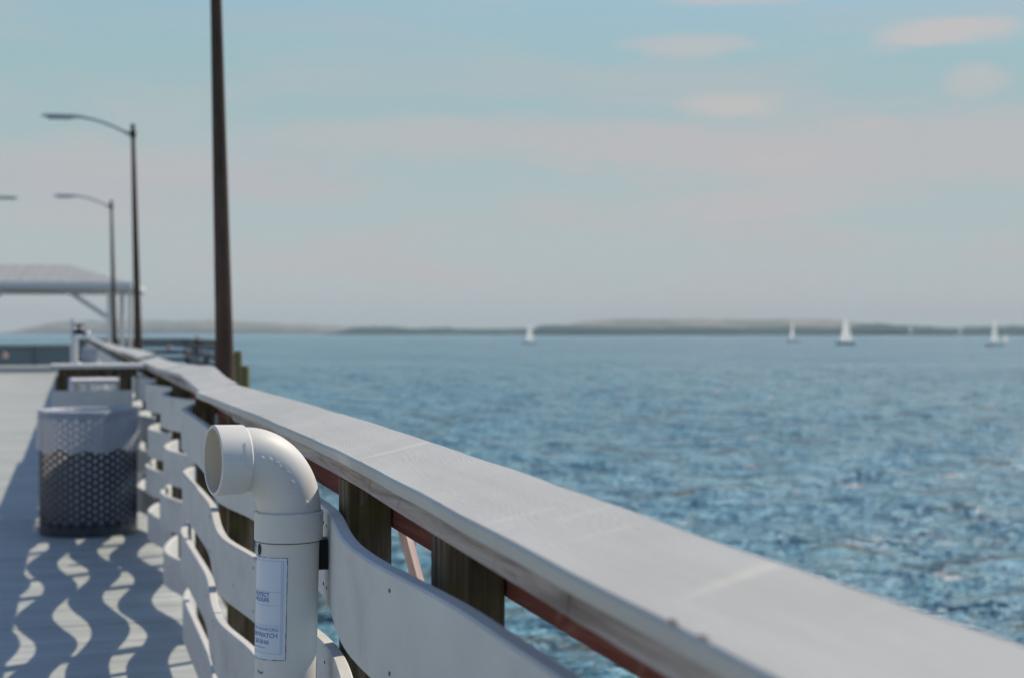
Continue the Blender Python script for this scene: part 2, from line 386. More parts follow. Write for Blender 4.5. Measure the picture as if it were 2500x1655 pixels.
bm = bmesh.new()
box(bm, -.020, -.009, -.9, .020, .009, 1.02, .003, M=Matrix.Translation((.985, 3.44, 0)) @ Matrix.Rotation(-.26, 4, 'Y') @ Matrix.Rotation(R(58), 4, 'Z'))
br = link('outer_brace', bm, noisy('bleached_pink_brace', [(.3, (.50, .33, .28)), (.7, (.68, .52, .46))], (8, 8, 1), 4, rough=.8, bump=.2), near); br['label'] = 'slanting bleached pink brace outside the rail'
# distant stretch, same construction
py = 12.75
while py < 66: post(far, py, .545); py += 1.74
a = 12.02
while a < 66:
    b = min(a + 6.16, 67)
    for r in range(4):
        link('slat', slat_bm(a + .002, b - .002, r, random.uniform(-.004, .004)), [M_slat, M_seam], far, autosmooth=40)
    a = b
segs = [13.31, 18.2, 23, 27.7, 32.5, 37.4, 42.2, 47, 52, 57, 62, 67]
for i, (a, b) in enumerate(zip(segs, segs[1:])):
    dz = random.uniform(-.006, .012) + (.014 if i == 0 else 0); dx = random.uniform(-.012, .012)
    link('cap_board', cap_bm(a, b - .004, lambda y: (.532 + dx, 1.188 + dz), lambda y: (.688 + dx, 1.219 + dz), .025, seg=1), M_cap, far, autosmooth=35)
bm = bmesh.new(); box(bm, .537, 12.005, 1.139, .635, 67, 1.160); link('ledger', bm, M_ledger, far)
bm = bmesh.new(); box(bm, .640, 12.005, 1.042, .680, 67, 1.137); link('outer_beam', bm, M_red, far)

# ------------------------------------------------------------------ deck
bm = bmesh.new()
y = -4.0 - (-4.0 % .146); k = 0
while y < 70.3:
    wide = y > 53
    x0, x1 = (-22.0, 4.9) if wide else (-2.75, .76)
    h = random.uniform(-.0012, .0012)
    box(bm, x0, y + .0035, -.028 + h, x1, y + .146 - .0035, h)
    y += .146; k += 1
dk = link('pier_deck', bm, M_deck); tag(dk, kind='structure')
bm = bmesh.new()
for x in (-2.6, -1.8, -1.0, -.2, .60): box(bm, x, -4, -.26, x + .06, 52.9, -.031)
for x in range(-22, 5, 2): box(bm, x, 53, -.26, x + .08, 70, -.031)
box(bm, .765, -4, -.30, .805, 52.9, -.002); box(bm, -22, 52.94, -.30, -2.8, 52.98, -.002); box(bm, .81, 52.94, -.30, 4.9, 52.98, -.002)
box(bm, 4.905, 52.94, -.30, 4.95, 70, -.002)
jo = link('pier_joists', bm, M_post); tag(jo, kind='structure')

# ------------------------------------------------------------------ water, far shore
def water():
    bm = bmesh.new(); rnd = random.Random(3)
    comps = []
    for i in range(26):
        wl = .7 * (1.13 ** i) if i < 20 else rnd.uniform(4, 9)
        wl = min(wl, 9)
        ang = R(-82) + rnd.gauss(0, .5)
        comps.append((2 * PI / wl * math.cos(ang), 2 * PI / wl * math.sin(ang), .026 * wl ** .6, rnd.uniform(0, 6.28), wl))
    radii = []; r = 2.5
    while r < 10500: radii.append(r); r *= 1.0165
    angs = []; a = 0
    while a < 360:
        rel = (a + 180) % 360 - 180       # degrees clockwise from +Y
        angs.append(a); a += .17 if -22 < rel < 42 else 3.0
    prev = None
    for r in radii:
        row = []; dr = r * .0165
        act = [c for c in comps if c[4] > 2.2 * dr]
        for a in angs:
            x = r * math.sin(R(a)); y = r * math.cos(R(a)); z = 0.
            for (kx, ky, am, ph, wl) in act:
                s = math.sin(kx * x + ky * y + ph)
                z += am * (1 - 2 * abs(s)) * min(1, (wl / dr - 2.2)) * .55
            row.append(bm.verts.new((x, y, WATER + z)))
        if prev:
            n = len(row)
            for i in range(n): bm.faces.new((prev[i], prev[(i + 1) % n], row[(i + 1) % n], row[i]))
        else:
            bm.faces.new(row[::-1])
        prev = row
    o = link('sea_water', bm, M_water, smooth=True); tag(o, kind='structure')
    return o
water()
bm = bmesh.new(); bmesh.ops.create_circle(bm, cap_ends=True, segments=64, radius=10400, matrix=Matrix.Translation((0, 0, WATER - 6)))
tag(link('sea_bed', bm, noisy('sea_bed_sand', [(.3, (.05, .05, .04)), (.7, (.08, .08, .06))], ns=.1)), kind='structure')

M_land = noisy('far_fields', [(.35, (.06, .11, .09)), (.5, (.16, .17, .13)), (.65, (.34, .28, .24))], (1, 1, 1), .004, rough=.9, bump=0)
M_trees = noisy('far_woodland', [(.3, (.006, .055, .066)), (.7, (.018, .11, .12))], (1, 1, 1), .02, rough=1, bump=1, bns=.08, bdist=6)
def ridge(name, px0, px1, d, prof, depth, m, rough_h, kind='structure', seed=0, step=4, beach=0):
    """a band of land seen between picture columns px0..px1 at depth d; prof(px) -> height in metres"""
    bm = bmesh.new(); rings = []; px = px0
    while px <= px1:
        h = prof(px); col = []
        for j in range(9):
            t = j / 8; dd = d + depth * t
            q = RX * ((px - 1250) / F * dd) + AX * dd
            s = math.sin(PI * t) ** .7 if 0 < t < 1 else 0
            z = WATER - .6 + (h + .6) * s + (noise.noise((q.x * .013, q.y * .013, seed)) + .6 * noise.noise((q.x * .05, q.y * .05, seed))) * rough_h * s
            if j == 1 and beach: z = min(z, WATER + beach)
            col.append(bm.verts.new((q.x, q.y, z)))
        rings.append(col); px += step
    for a, b in zip(rings, rings[1:]):
        for j in range(8): bm.faces.new((a[j], b[j], b[j + 1], a[j + 1]))
        bm.faces.new((a[0], a[8], b[8], b[0]))
    bm.faces.new(rings[0][::-1]); bm.faces.new(rings[-1])
    o = link(name, bm, m, smooth=True); tag(o, kind=kind); return o
def sm(x, a, b): t = max(0, min(1, (x - a) / (b - a))); return t * t * (3 - 2 * t)
ridge('far_hills', 1230, 6000, 4600, lambda p: 3 + 46 * sm(p, 1240, 1500) * (1 - .72 * sm(p, 1980, 2300)), 900, M_land, 5, seed=1)
ridge('far_hills', -3000, 1000, 7000, lambda p: 4 + (64 * sm(p, -20, 170) * (1 - .55 * sm(p, 480, 950))), 1500, M_land, 8, seed=5)
ridge('far_wood', 790, 1290, 3300, lambda p: 5 + 13 * sm(p, 800, 880) * (1 - .35 * sm(p, 900, 1150)), 300, M_trees, 4, 'stuff', 2)
ridge('far_wood', 1275, 6000, 2700, lambda p: 6 + 12 * sm(p, 1280, 1330) * (1 - .25 * sm(p, 1400, 1500)) + 4 * sm(p, 2070, 2110) * (1 - sm(p, 2200, 2300)), 300, M_trees, 4, 'stuff', 3)
for o in C.objects:
    if o.name.startswith('far_wood'):
        o['label'] = 'hazy green wood along the far shore left of the first sailboat' if '.001' not in o.name else 'hazy green wood along the far shore behind the sailboats'
        o['category'] = 'woodland'

# ------------------------------------------------------------------ recycling pipe
D = 2.85
pp = at(704, 1316, D); base = Vector((pp.x, pp.y, 0)); ZB = pp.z          # bottom of the upper hub
tube_root = empty('recycling_pipe', (base.x, base.y, 0), 0, 'white plastic recycling pipe with elbow top and blue lettered sticker, fixed to the railing slats', 'pipe bin')
lean = R(1.25)
# local frame of the pipe: origin at deck, lean in the picture plane (top to the right)
def PL(x, y, z):                     # x: to the right of the lens, y: away, z: up along the pipe
    v = RX * (x + (z - ZB) * math.sin(lean)) + AX * (y + (z - ZB) * .004)
    return Vector((v.x, v.y, z))
PR = .0571
bm = bmesh.new()
zs = [.09, .3, .6, .9, ZB + .02]
skin_rings(bm, [ring(bm, PL(0, 0, z), (0, 0, 1), PR, 64, (1, 0, 0)) for z in zs])
link('pipe', bm, M_pvc, tube_root, autosmooth=30)
# screw hole under the hub
def cylpt(az, z, off=0.):            # az: 0 faces the lens, positive to the right
    sight = Vector((base.x, base.y, 0)).normalized(); rt = Vector((sight.y, -sight.x, 0))
    c = PL(0, 0, z)
    v = -sight * math.cos(az) + rt * math.sin(az)
    return c + v * (PR + off)
bm = bmesh.new()
ce = cylpt(R(-66), ZB - .031)
vs = []
for i in range(20):
    a = 2 * PI * i / 20; vs.append(bm.verts.new(cylpt(R(-66) + math.cos(a) * .0078 / PR, ZB - .0145 + math.sin(a) * .0105, .0009)))
cv = bm.verts.new(cylpt(R(-66), ZB - .0145, .0009))
for i in range(20): bm.faces.new((cv, vs[i], vs[(i + 1) % 20]))
link('drill_hole', bm, M_seam, tube_root)
# hubs and elbow
sgt = Vector((base.x, base.y, 0)).normalized()
left = -RX
ed = (-RX * math.cos(R(27)) - AX * math.sin(R(27))).normalized()        # where the mouth points
HR = .0632; BR = .0585; RB = .098; RH = .085
ZH = ZB + .0535                                                          # top of vertical hub
bm = bmesh.new()
prof = [(ZB - .001, PR + .0015), (ZB, HR - .0015), (ZB + .002, HR), (ZH - .003, HR + .0005), (ZH - .001, HR - .001), (ZH, BR + .0015)]
rr = [ring(bm, PL(0, 0, z), (0, 0, 1), r, 64, RX) for z, r in prof]
skin_rings(bm, rr, (False, False))
link('hub', bm, M_pvc, tube_root, autosmooth=30)
bm = bmesh.new(); rr = [ring(bm, PL(0, 0, z), (0, 0, 1), r, 64, RX) for z, r in ((ZB - .0022, PR + .0006), (ZB - .0022, PR + .0022), (ZB - .0008, PR + .0026))]
skin_rings(bm, rr, (False, False)); link('joint_line', bm, M_seam, tube_root, smooth=True)
c0 = PL(0, 0, ZH)
def arc(t):                           # centreline of the bend, t 0..1 over 90 degrees
    a = t * PI / 2
    return c0 + Vector((0, 0, 1)) * RB * math.sin(a) + ed * RH * (1 - math.cos(a)), (Vector((0, 0, 1)) * RB * math.cos(a) + ed * RH * math.sin(a)).normalized()
side = ed.cross(Vector((0, 0, 1))).normalized()
bm = bmesh.new()
rr = []
for i in range(29):
    p, tg = arc(i / 28); rr.append(ring(bm, p, tg, BR, 64, side))
skin_rings(bm, rr, (False, False))
link('elbow', bm, M_pvc, tube_root, smooth=True)
p1, t1 = arc(1)
HL = .060
bm = bmesh.new()
prof = [(0, BR + .001), (.001, HR - .0035), (.004, HR - .0005), (.007, HR), (HL - .0015, HR + .001), (HL, HR - .0008), (HL, .0590), (HL - .002, .0578)]
rr = [ring(bm, p1 + t1 * s, t1, r, 72, side) for s, r in prof]
skin_rings(bm, rr, (False, False)); link('mouth_hub', bm, M_pvc, tube_root, autosmooth=32)
bm = bmesh.new()
rr = [ring(bm, p1 + t1 * (HL - .0021), t1, .0578, 64, side), ring(bm, p1 + t1 * .0, t1, .0570, 64, side), ring(bm, p1 + t1 * -.001, t1, .0500, 64, side)]
for i in range(14, -1, -1):
    p, tg = arc(i / 14); rr.append(ring(bm, p, tg, .050, 64, side))
skin_rings(bm, rr, (False, True)); link('mouth_lining', bm, M_pvcin, tube_root, autosmooth=35)
# moulding seam on the mouth hub and a ridge line under it
bm = bmesh.new()
camside = side if side.dot(-sgt) > 0 else -side
def hubpt(s, phi, off):               # s along mouth, phi from the lens side upward
    v = camside * math.cos(phi) + Vector((0, 0, 1)) * math.sin(phi)
    return p1 + t1 * s + v * (HR + off)
tube(bm, [hubpt(s, R(2), .0001) for s in (.028, .036, .045, .053)], .0007, 8)
tube(bm, [hubpt(s, R(2), .0001) for s in (.010, .014, .018)], .0007, 8)
tube(bm, [hubpt(.050, R(2), 0), hubpt(.0515, R(5), .0004), hubpt(.0545, R(6), .0004), hubpt(.0565, R(3), .0001)], .0006, 8)
link('mould_seam', bm, M_pvc, tube_root, smooth=True)
# raised beads and figures down the side of the bend
def bendpt(t, phi, off=0.):
    p, tg = arc(t)
    out = (p - (c0 + ed * RH)).normalized()
    return p + (camside * math.cos(phi) + out * math.sin(phi)) * (BR + off), (camside * math.cos(phi) + out * math.sin(phi)), tg
def bead(t, phi, r, kind):
    bm = bmesh.new(); p, nn, tg = bendpt(t, phi)
    u = tg; w = nn.cross(tg).normalized()
    if kind == 'disc':
        rg = [ring(bm, p - nn * .002, nn, r, 24, u), ring(bm, p + nn * .0006, nn, r, 24, u), ring(bm, p + nn * .0012, nn, r * .8, 24, u)]
        skin_rings(bm, rg)
    elif kind == 'ring':
        pts = [p + nn * .0004 + (u * math.cos(a) + w * math.sin(a)) * r for a in (2 * PI * i / 20 for i in range(21))]
        tube(bm, pts, .0008, 8)
    elif kind == 'bar':
        tube(bm, [p + nn * .0003 - (u * .7 + w * .7) * r, p + nn * .0006 + (u * .7 + w * .7) * r], .0009, 8)
    else:
        pts = [p + nn * .0003 + (u * math.cos(a) + w * math.sin(a)) * r for a in (PI / 2, PI / 2 + 2.1, PI / 2 + 4.2, PI / 2 + 6.28)]
        tube(bm, pts, .0007, 8)
    link('raised_mark', bm, M_pvc, tube_root, autosmooth=35)
for t, ph, r, k in ((.90, 6, .0050, 'disc'), (.795, 7, .0052, 'disc'), (.69, 6, .0036, 'ring'), (.635, 7, .0024, 'bar'), (.575, 7, .0030, 'tri'),
                    (.505, 6, .0027, 'ring'), (.435, -1, .0026, 'bar'), (.385, 1, .0042, 'ring'), (.33, -3, .0022, 'bar'), (.28, -8, .0018, 'bar')):
    bead(t, R(ph), r, k)
bead(.10, R(16), .0050, 'disc')

# lettering -------------------------------------------------------
def text_mesh(s, size, align='LEFT', ext=0.0):
    cu = bpy.data.curves.new('t', 'FONT'); cu.body = s; cu.size = size; cu.align_x = align; cu.extrude = ext; cu.resolution_u = 3; cu.offset = size * .022 if not ext else 0
    ob = bpy.data.objects.new('t', cu); C.objects.link(ob)
    dg = bpy.context.evaluated_depsgraph_get(); dg.update()
    me = bpy.data.meshes.new_from_object(ob.evaluated_get(dg))
    bpy.data.objects.remove(ob, do_unlink=True)
    bm = bmesh.new(); bm.from_mesh(me); bpy.data.meshes.remove(me)
    return bm
def print_on_pipe(s, size, az_right, z, m, parent, bold=0):
    bm = text_mesh(s, size, 'RIGHT')
    if bold:
        g = bm.faces[:]
    bmesh.ops.triangulate(bm, faces=bm.faces[:])
    for v in bm.verts:
        az = az_right + v.co.x / PR; v.co = cylpt(az, z + v.co.y, .0011)
    return link('lettering', bm, m, parent)
zt = HC - (1361 - 813) / F * (D - .05); zbt = HC - (1610 - 813) / F * (D - .05)
bm = bmesh.new(); NA, NZ = 20, 16; g = []
for j in range(NZ + 1):
    row = []
    for i in range(NA + 1):
        az = R(-112) + R(111) * i / NA; z = zbt + (zt - zbt) * j / NZ
        e = .0004 * noise.noise((j * 1.7, i * .3, 0)) if i == NA or j == 0 else 0
        row.append(bm.verts.new(cylpt(az + (e * 10 if i == NA else 0), z + (e * 4 if j == 0 else 0), .0006)))
    g.append(row)
for j in range(NZ):
    for i in range(NA): bm.faces.new((g[j][i], g[j][i + 1], g[j + 1][i + 1], g[j + 1][i]))
stick = link('sticker', bm, M_stick, tube_root, smooth=True)
def pline(az0, z0, az1, z1, w, m, name='rule_line', jag=0):
    bm = bmesh.new(); n = 24; prev = None
    for i in range(n + 1):
        t = i / n; az = az0 + (az1 - az0) * t; z = z0 + (z1 - z0) * t
        ww = w * (1 + jag * noise.noise((i * 1.3, az0 * 5, z0 * 9)) * 1.6) if jag else w
        if abs(az1 - az0) > .001: a, b = bm.verts.new(cylpt(az, z - ww, .00115)), bm.verts.new(cylpt(az, z + ww, .00115))
        else: a, b = bm.verts.new(cylpt(az - ww / PR, z, .00115)), bm.verts.new(cylpt(az + ww / PR, z, .00115))
        if prev: bm.faces.new((prev[0], a, b, prev[1]))
        prev = (a, b)
    return link(name, bm, m, stick)
H_ = zt - zbt
def zf(f): return zt - H_ * f
pline(R(-100), zf(0), R(-1), zf(0), .00035, M_seam, 'sticker_edge', 1); pline(R(-1), zf(0), R(-1), zf(1), .00035, M_seam, 'sticker_edge', 1)
pline(R(-100), zf(1), R(-1), zf(1), .0004, M_seam, 'sticker_edge', 1)
pline(R(-8), zf(.03), R(-8), zf(.94), .0004, M_inkp); pline(R(-11), zf(.03), R(-11), zf(.93), .0003, M_inkp)
pline(R(-95), zf(.03), R(-8), zf(.03), .0004, M_inkp); pline(R(-95), zf(.935), R(-8), zf(.935), .0004, M_inkp)
for f in (.335, .465, .665): pline(R(-95), zf(f), R(-11), zf(f), .0003, M_inkp)
print_on_pipe('PROTECT', .0106, R(-34), zf(.385), M_ink, stick)
print_on_pipe('WILDLIFE', .0106, R(-34.5), zf(.435), M_ink, stick)
print_on_pipe('OVER, PLEASE CALL', .0080, R(-14), zf(.716), M_inkp, stick)
print_on_pipe('CALL', .0084, R(-13.8), zf(.716), M_ink, stick)
print_on_pipe('BAYWATCH', .0118, R(-16), zf(.782), M_ink, stick)
print_on_pipe('267.8166', .0112, R(-33), zf(.848), M_ink, stick)
pline(R(-95), zf(.885), R(-40), zf(.885), .0009, M_inkp)
print_on_pipe('Your', .0085, R(-45), zf(1.145), M_inkd, tube_root)
def emboss(s, size, s0, phi0):
    bm = text_mesh(s, size, 'CENTER', .0006)
    for v in bm.verts:
        phi = phi0 - v.co.x / HR * 1.0
        v.co = hubpt(s0 + (-v.co.y), phi, v.co.z + .0001)
    return link('embossed_lettering', bm, M_pvc, tube_root)
emboss('CHARLOTTE', .0080, .020, R(12)); emboss('PIPE', .0070, .029, R(6))
# black strap bracket between pipe and slats
bm = bmesh.new()
rr = [ring(bm, PL(.0, 0, z) , (0, 0, 1), PR + .0018, 40, RX) for z in (.88, .92)]
bz = ZB - .062
bm.free(); bm = bmesh.new()
M = Matrix.Translation(PL(0, 0, 0)) @ Matrix.Rotation(-TH, 4, 'Z')
box(bm, .048, .012, bz, .085, .060, ZB - .005, .004, M=Matrix.Translation(Vector((PL(0, 0, bz).x, PL(0, 0, bz).y, 0))) @ Matrix.Rotation(-TH * .0, 4, 'Z'))
link('bracket', bm, M_black, tube_root)
bm = bmesh.new()
rr = [ring(bm, PL(0, 0, z), (0, 0, 1), r, 48, RX) for z, r in ((.06, .052), (.06, HR), (.115, HR), (.117, PR + .001))]
skin_rings(bm, rr, (True, False)); link('bottom_cap', bm, M_pvc, tube_root, autosmooth=35)
for ch in list(tube_root.children): pass
# all points above are in base-relative coordinates around the root

# ------------------------------------------------------------------ lamp posts
def make_lamp():
    root = empty('lamp_post', (0, 0, 0), 0, 'x', 'lamp post', 'lamp posts along the pier')
    bm = bmesh.new(); H = 4.46; pts, rs = [], []
    for i in range(13):
        t = i / 12; pts.append((0, 0, -1.0 + (H + 1.0) * t)); rs.append(.078 + (.027 - .078) * t)
    tube(bm, pts, rs, 24); link('pole', bm, M_pole, root, autosmooth=40)
    bm = bmesh.new(); box(bm, -.10, -.10, -.24, .10, .10, -.21, .004)
    box(bm, -.30, -.05, -.20, -.079, .05, -.14, .004)
    link('base_bracket', bm, M_pole, root)
    bm = bmesh.new(); tube(bm, [(0, 0, H), (0, 0, H + .03), (0, 0, H + .035)], [.034, .034, .02], 20)
    link('pole_cap', bm, M_pole, root, autosmooth=35); bm = bmesh.new()
    tube(bm, [(0, 0, H - .16), (0, 0, H - .06)], [.045, .045], 20)
    link('arm_clamp', bm, M_pole, root, autosmooth=35)
    bm = bmesh.new(); pts = []
    for i in range(11):
        t = i / 10; pts.append((-.04 - .66 * t, 0, H - .12 + .235 * (1 - (1 - t) ** 1.6) * 1.0))
    tube(bm, pts, [.026 - .006 * i / 10 for i in range(11)], 14); link('arm', bm, M_alu, root, smooth=True)
    xh, zh = pts[-1][0], pts[-1][2]
    hd = empty('lamp_head'); bpy.data.objects.remove(hd)
    bm = bmesh.new(); rr = []
    for s, w, h in ((0, .028, .022), (.06, .06, .030), (.18, .095, .038), (.42, .10, .034), (.58, .08, .026), (.64, .035, .012)):
        cx = xh - s + .05; cz = zh + .01 + .02 * s; ringv = []
        for i in range(16):
            a = 2 * PI * i / 16; ca, sa = math.cos(a), math.sin(a)
            ringv.append(bm.verts.new((cx, math.copysign(abs(ca) ** .7, ca) * w, cz + math.copysign(abs(sa) ** .8, sa) * h * (1 if sa > 0 else .55))))
        rr.append(ringv)
    skin_rings(bm, rr); head = link('lamp_head', bm, M_alu, root, autosmooth=40)
    bm = bmesh.new(); box(bm, xh - .50, -.07, zh - .022, xh - .16, .07, zh - .006, .004); link('lens', bm, M_lens, head)
    return root
lamp = make_lamp()
LP = [(-3.2, .95, 0), (9.67, .95, 0), (22.6, .95, 0), (35.5, .95, 0)]
lab = ['lamp post standing behind the camera, outside the railing', 'nearest tall dark lamp post, its top out of view, rising just outside the railing',
       'middle lamp post with silvery arm reaching left over the pier', 'farthest lamp post on the right-hand rail, in front of the pavilion roof']
def put_lamp(o, X, Y, flip=False, label='', ln=R(1.33)):
    o.location = (X, Y, 0)
    Rm = Matrix.Rotation(-ln, 4, AX) @ Matrix.Rotation(PI if flip else 0, 4, 'Z')
    o.rotation_euler = Rm.to_euler(); o['label'] = label
k = 0
for (d, L, _), l in list(zip(LP, lab))[1:]:
    o = lamp if k == 0 else copy_tree(lamp); k += 1
    # at eye level the pole stands where the picture shows it, so its foot is a little to the right
    foot = RX * (L + math.sin(R(1.33)) * HC)
    put_lamp(o, foot.x, (AX * 0).y + d / math.cos(TH) + foot.y, False, l)
o = copy_tree(lamp); put_lamp(o, -2.42, 36.2, True, 'left-hand lamp post, only the tip of its lamp head reaching into view', R(.3)); o.location.z = -.14

# ------------------------------------------------------------------ perforated bin with liner
bc = at(216, 813, 10.95); BX, BY = bc.x, bc.y; BRD, BH = .335, .865
bin_root = empty('litter_bin', (BX, BY, 0), 0, 'round dark blue perforated metal litter bin with a pale liner folded over its rim', 'litter bin')
bm = bmesh.new(); NC, z0, dz, nr = 50, .055, .050, 15
da = 2 * PI / NC
def cyl(a, z, r=BRD): return (r * math.cos(a), r * math.sin(a), z)
cache = {}
def V(a, z):
    k = (round((a % (2 * PI)) * 1e4) % round(2 * PI * 1e4), round(z * 1e4))
    if k not in cache: cache[k] = bm.verts.new(cyl(a, z))
    return cache[k]
for c in range(NC):
    off = dz / 2 if c % 2 else 0
    a0 = c * da
    ztop = z0 + nr * dz + dz
    zz = z0 + off
    # filler cells above and below
    def quad(za, zb):
        try: bm.faces.new((V(a0, za), V(a0 + da, za), V(a0 + da, zb), V(a0, zb)))
        except ValueError: pass
    if off: quad(z0, z0 + off)
    for r in range(nr):
        za, zb = zz + r * dz, zz + (r + 1) * dz; zc = (za + zb) / 2; ac = a0 + da / 2
        hr = .0155; n8 = 12
        hole = [bm.verts.new(cyl(ac + math.cos(t) * hr / BRD, zc + math.sin(t) * hr)) for t in (PI / 6 * i for i in range(12))]
        co = [V(a0 + da, za), V(a0 + da, zb), V(a0, zb), V(a0, za)]     # corners at -45,45,135,225 deg
        ci = [10, 1, 4, 7]
        for q in range(4):
            p, nx = co[q], co[(q + 1) % 4]; i0 = ci[q]; i1 = ci[(q + 1) % 4]
            seq = []; i = i0
            while True:
                seq.append(hole[i % 12])
                if i % 12 == i1 % 12: break
                i += 1
            bm.faces.new([p, nx] + seq[::-1])
    if off == 0: quad(z0 + nr * dz, z0 + nr * dz + dz / 2)
bmesh.ops.triangulate(bm, faces=[f for f in bm.faces if len(f.verts) > 4])
body = link('bin_body', bm, M_bin, bin_root)
sol = body.modifiers.new('t', 'SOLIDIFY'); sol.thickness = .003
ztop = z0 + nr * dz + dz / 2
bm = bmesh.new(); rr = [ring(bm, (0, 0, z), (0, 0, 1), r, 64, (1, 0, 0)) for z, r in ((.0, BRD - .02), (.0, BRD + .004), (.054, BRD + .004), (.054, BRD - .01), (.02, BRD - .02))]
skin_rings(bm, rr, (True, True)); link('bin_base', bm, M_bin, bin_root, autosmooth=35)
bm = bmesh.new(); rr = [ring(bm, (0, 0, z), (0, 0, 1), r, 64, (1, 0, 0)) for z, r in ((ztop, BRD - .004), (ztop, BRD + .005), (BH, BRD + .006), (BH + .004, BRD + .002), (BH, BRD - .006), (ztop, BRD - .004))]
skin_rings(bm, rr, (False, False)); link('bin_rim', bm, M_bin, bin_root, autosmooth=35)
bm = bmesh.new(); rr = []
nb = 120
prof = [(.10, BRD - .10, 0), (.09, BRD - .035, .004), (.30, BRD - .022, .008), (.60, BRD - .020, .008), (.80, BRD - .016, .004), (BH + .008, BRD - .008, .001), (BH + .014, BRD + .004, .001),
        (BH + .004, BRD + .013, .002), (BH - .06, BRD + .016, .004), (BH - .14, BRD + .017, .006), (BH - .21, BRD + .018, .008), (BH - .27, BRD + .020, .010)]
for j, (z, r, am) in enumerate(prof):
    ringv = []
    for i in range(nb):
        a = 2 * PI * i / nb
        rr_ = r + am * noise.noise((math.cos(a) * 6, math.sin(a) * 6, j * .25)) * 1.4 + am * .5 * noise.noise((math.cos(a) * 17, math.sin(a) * 17, j * .1))
        zz = z
        if j >= len(prof) - 3: zz += .055 * noise.noise((math.cos(a) * 2.2, math.sin(a) * 2.2, 4)) * (j - len(prof) + 4) / 3
        ringv.append(bm.verts.new((rr_ * math.cos(a), rr_ * math.sin(a), zz)))
    rr.append(ringv)
skin_rings(bm, rr[:7], (True, False), 1); skin_rings(bm, rr[6:], (False, False), 0); link('bin_liner', bm, [M_bag, M_bag_in], bin_root, smooth=True)

# ------------------------------------------------------------------ small table joined to the railing
tb = empty('bait_table', (.18, 12.05, 0), 0, 'small grey board table jutting from the railing behind the litter bin', 'table')
def tbox(name, m, *a, bev=.004):
    bm = bmesh.new(); x0, y0, z0, x1, y1, z1 = a
    box(bm, x0 - .18, y0 - 12.05, z0, x1 - .18, y1 - 12.05, z1, bev); return link(name, bm, m, tb)
for i in range(5): tbox('top_board', M_slat, -.17, 12.0 + i * .13, 1.150, .525, 12.0 + i * .13 + .126, 1.180)
tbox('rail', M_post, -.11, 12.07, 1.085, .47, 12.11, 1.148)
tbox('rail', M_post, -.11, 12.55, 1.085, .47, 12.59, 1.148)
tbox('apron_board', M_slat, -.155, 12.03, .80, .435, 12.057, .985)
tbox('leg', M_post, -.13, 12.06, 0, -.04, 12.15, 1.084); tbox('leg', M_post, -.13, 12.50, 0, -.04, 12.59, 1.084)
tbox('leg', M_post, .34, 12.06, 0, .43, 12.15, 1.084)
sk = empty('sink_counter', (.18, 13.3, 0), 0, 'white sunlit counter seen through the gap under the small table', 'counter')
def sbox(name, m, *a):
    bm = bmesh.new(); x0, y0, z0, x1, y1, z1 = a; box(bm, x0 - .18, y0 - 13.3, z0, x1 - .18, y1 - 13.3, z1, .004); return link(name, bm, m, sk)
sbox('counter_top', M_white, -.02, 13.0, 1.0, .40, 13.6, 1.035)
for x in (.0, .34): 
    for y in (13.03, 13.52): sbox('leg', M_white, x, y, 0, x + .04, y + .04, .998)
# tap on the table
fp = at(186, 813, 11.95)
fa = empty('water_tap', (fp.x, fp.y + .02, 1.18), 0, 'thin pale water tap with dark valve standing on the small table', 'tap')
bm = bmesh.new(); tube(bm, [(0, 0, 0), (0, 0, .015)], [.035, .035], 16); tube(bm, [(0, 0, .015), (0, 0, .24)], [.014, .014], 14); link('riser', bm, M_white, fa, autosmooth=40)
bm = bmesh.new(); tube(bm, [(-.025, 0, .245), (.03, 0, .25), (.06, 0, .245), (.075, 0, .215)], [.018, .022, .018, .013], 14); link('spout', bm, M_black, fa, smooth=True)
bm = bmesh.new(); tube(bm, [(.02, 0, .27), (.02, 0, .30)], [.009, .009], 10); tube(bm, [(-.02, 0, .30), (.06, 0, .305)], [.008, .008], 10); link('handle', bm, M_black, fa, smooth=True)
bm = bmesh.new(); bmesh.ops.create_uvsphere(bm, u_segments=16, v_segments=10, radius=.026, matrix=Matrix.Translation((.085, 0, .235))); link('knob', bm, M_white, fa, smooth=True)
# tub on the table, white rod tube behind
tp_ = at(220, 813, 12.25)
tu = empty('plastic_tub', (tp_.x, tp_.y, 1.18), 0, 'blue grey plastic tub sitting on the far part of the small table', 'tub')
bm = bmesh.new(); rr = []
for z, s in ((0, .85), (.10, 1), (.11, 1.06), (.115, 1.06), (.11, .94), (.01, .8)):
    rr.append([bm.verts.new((x * s, y * s, z)) for x, y in ((-.065, -.05), (-.05, -.065), (.05, -.065), (.065, -.05), (.065, .05), (.05, .065), (-.05, .065), (-.065, .05))])
skin_rings(bm, rr); link('tub_shell', bm, M_tub, tu)
bm = bmesh.new(); tube(bm, [(-.06, 0, .11), (-.05, 0, .16), (0, 0, .18), (.05, 0, .16), (.06, 0, .11)], .004, 8); link('handle', bm, M_black, tu, smooth=True)
rp = at(178, 813, 15.4)
bm = bmesh.new(); tube(bm, [(0, 0, 0), (0, 0, 1.56), (0, 0, 1.561), (0, 0, 1.2)], [.024, .024, .019, .019], 16, (True, False))
tube(bm, [(0, 0, 0), (0, 0, .012)], [.07, .07], 20)
o = link('rod_holder', bm, M_white, None, autosmooth=35); o.location = (rp.x, rp.y, 0)
tag(o, 'slim white upright tube seen just behind the tap', 'rod holder')
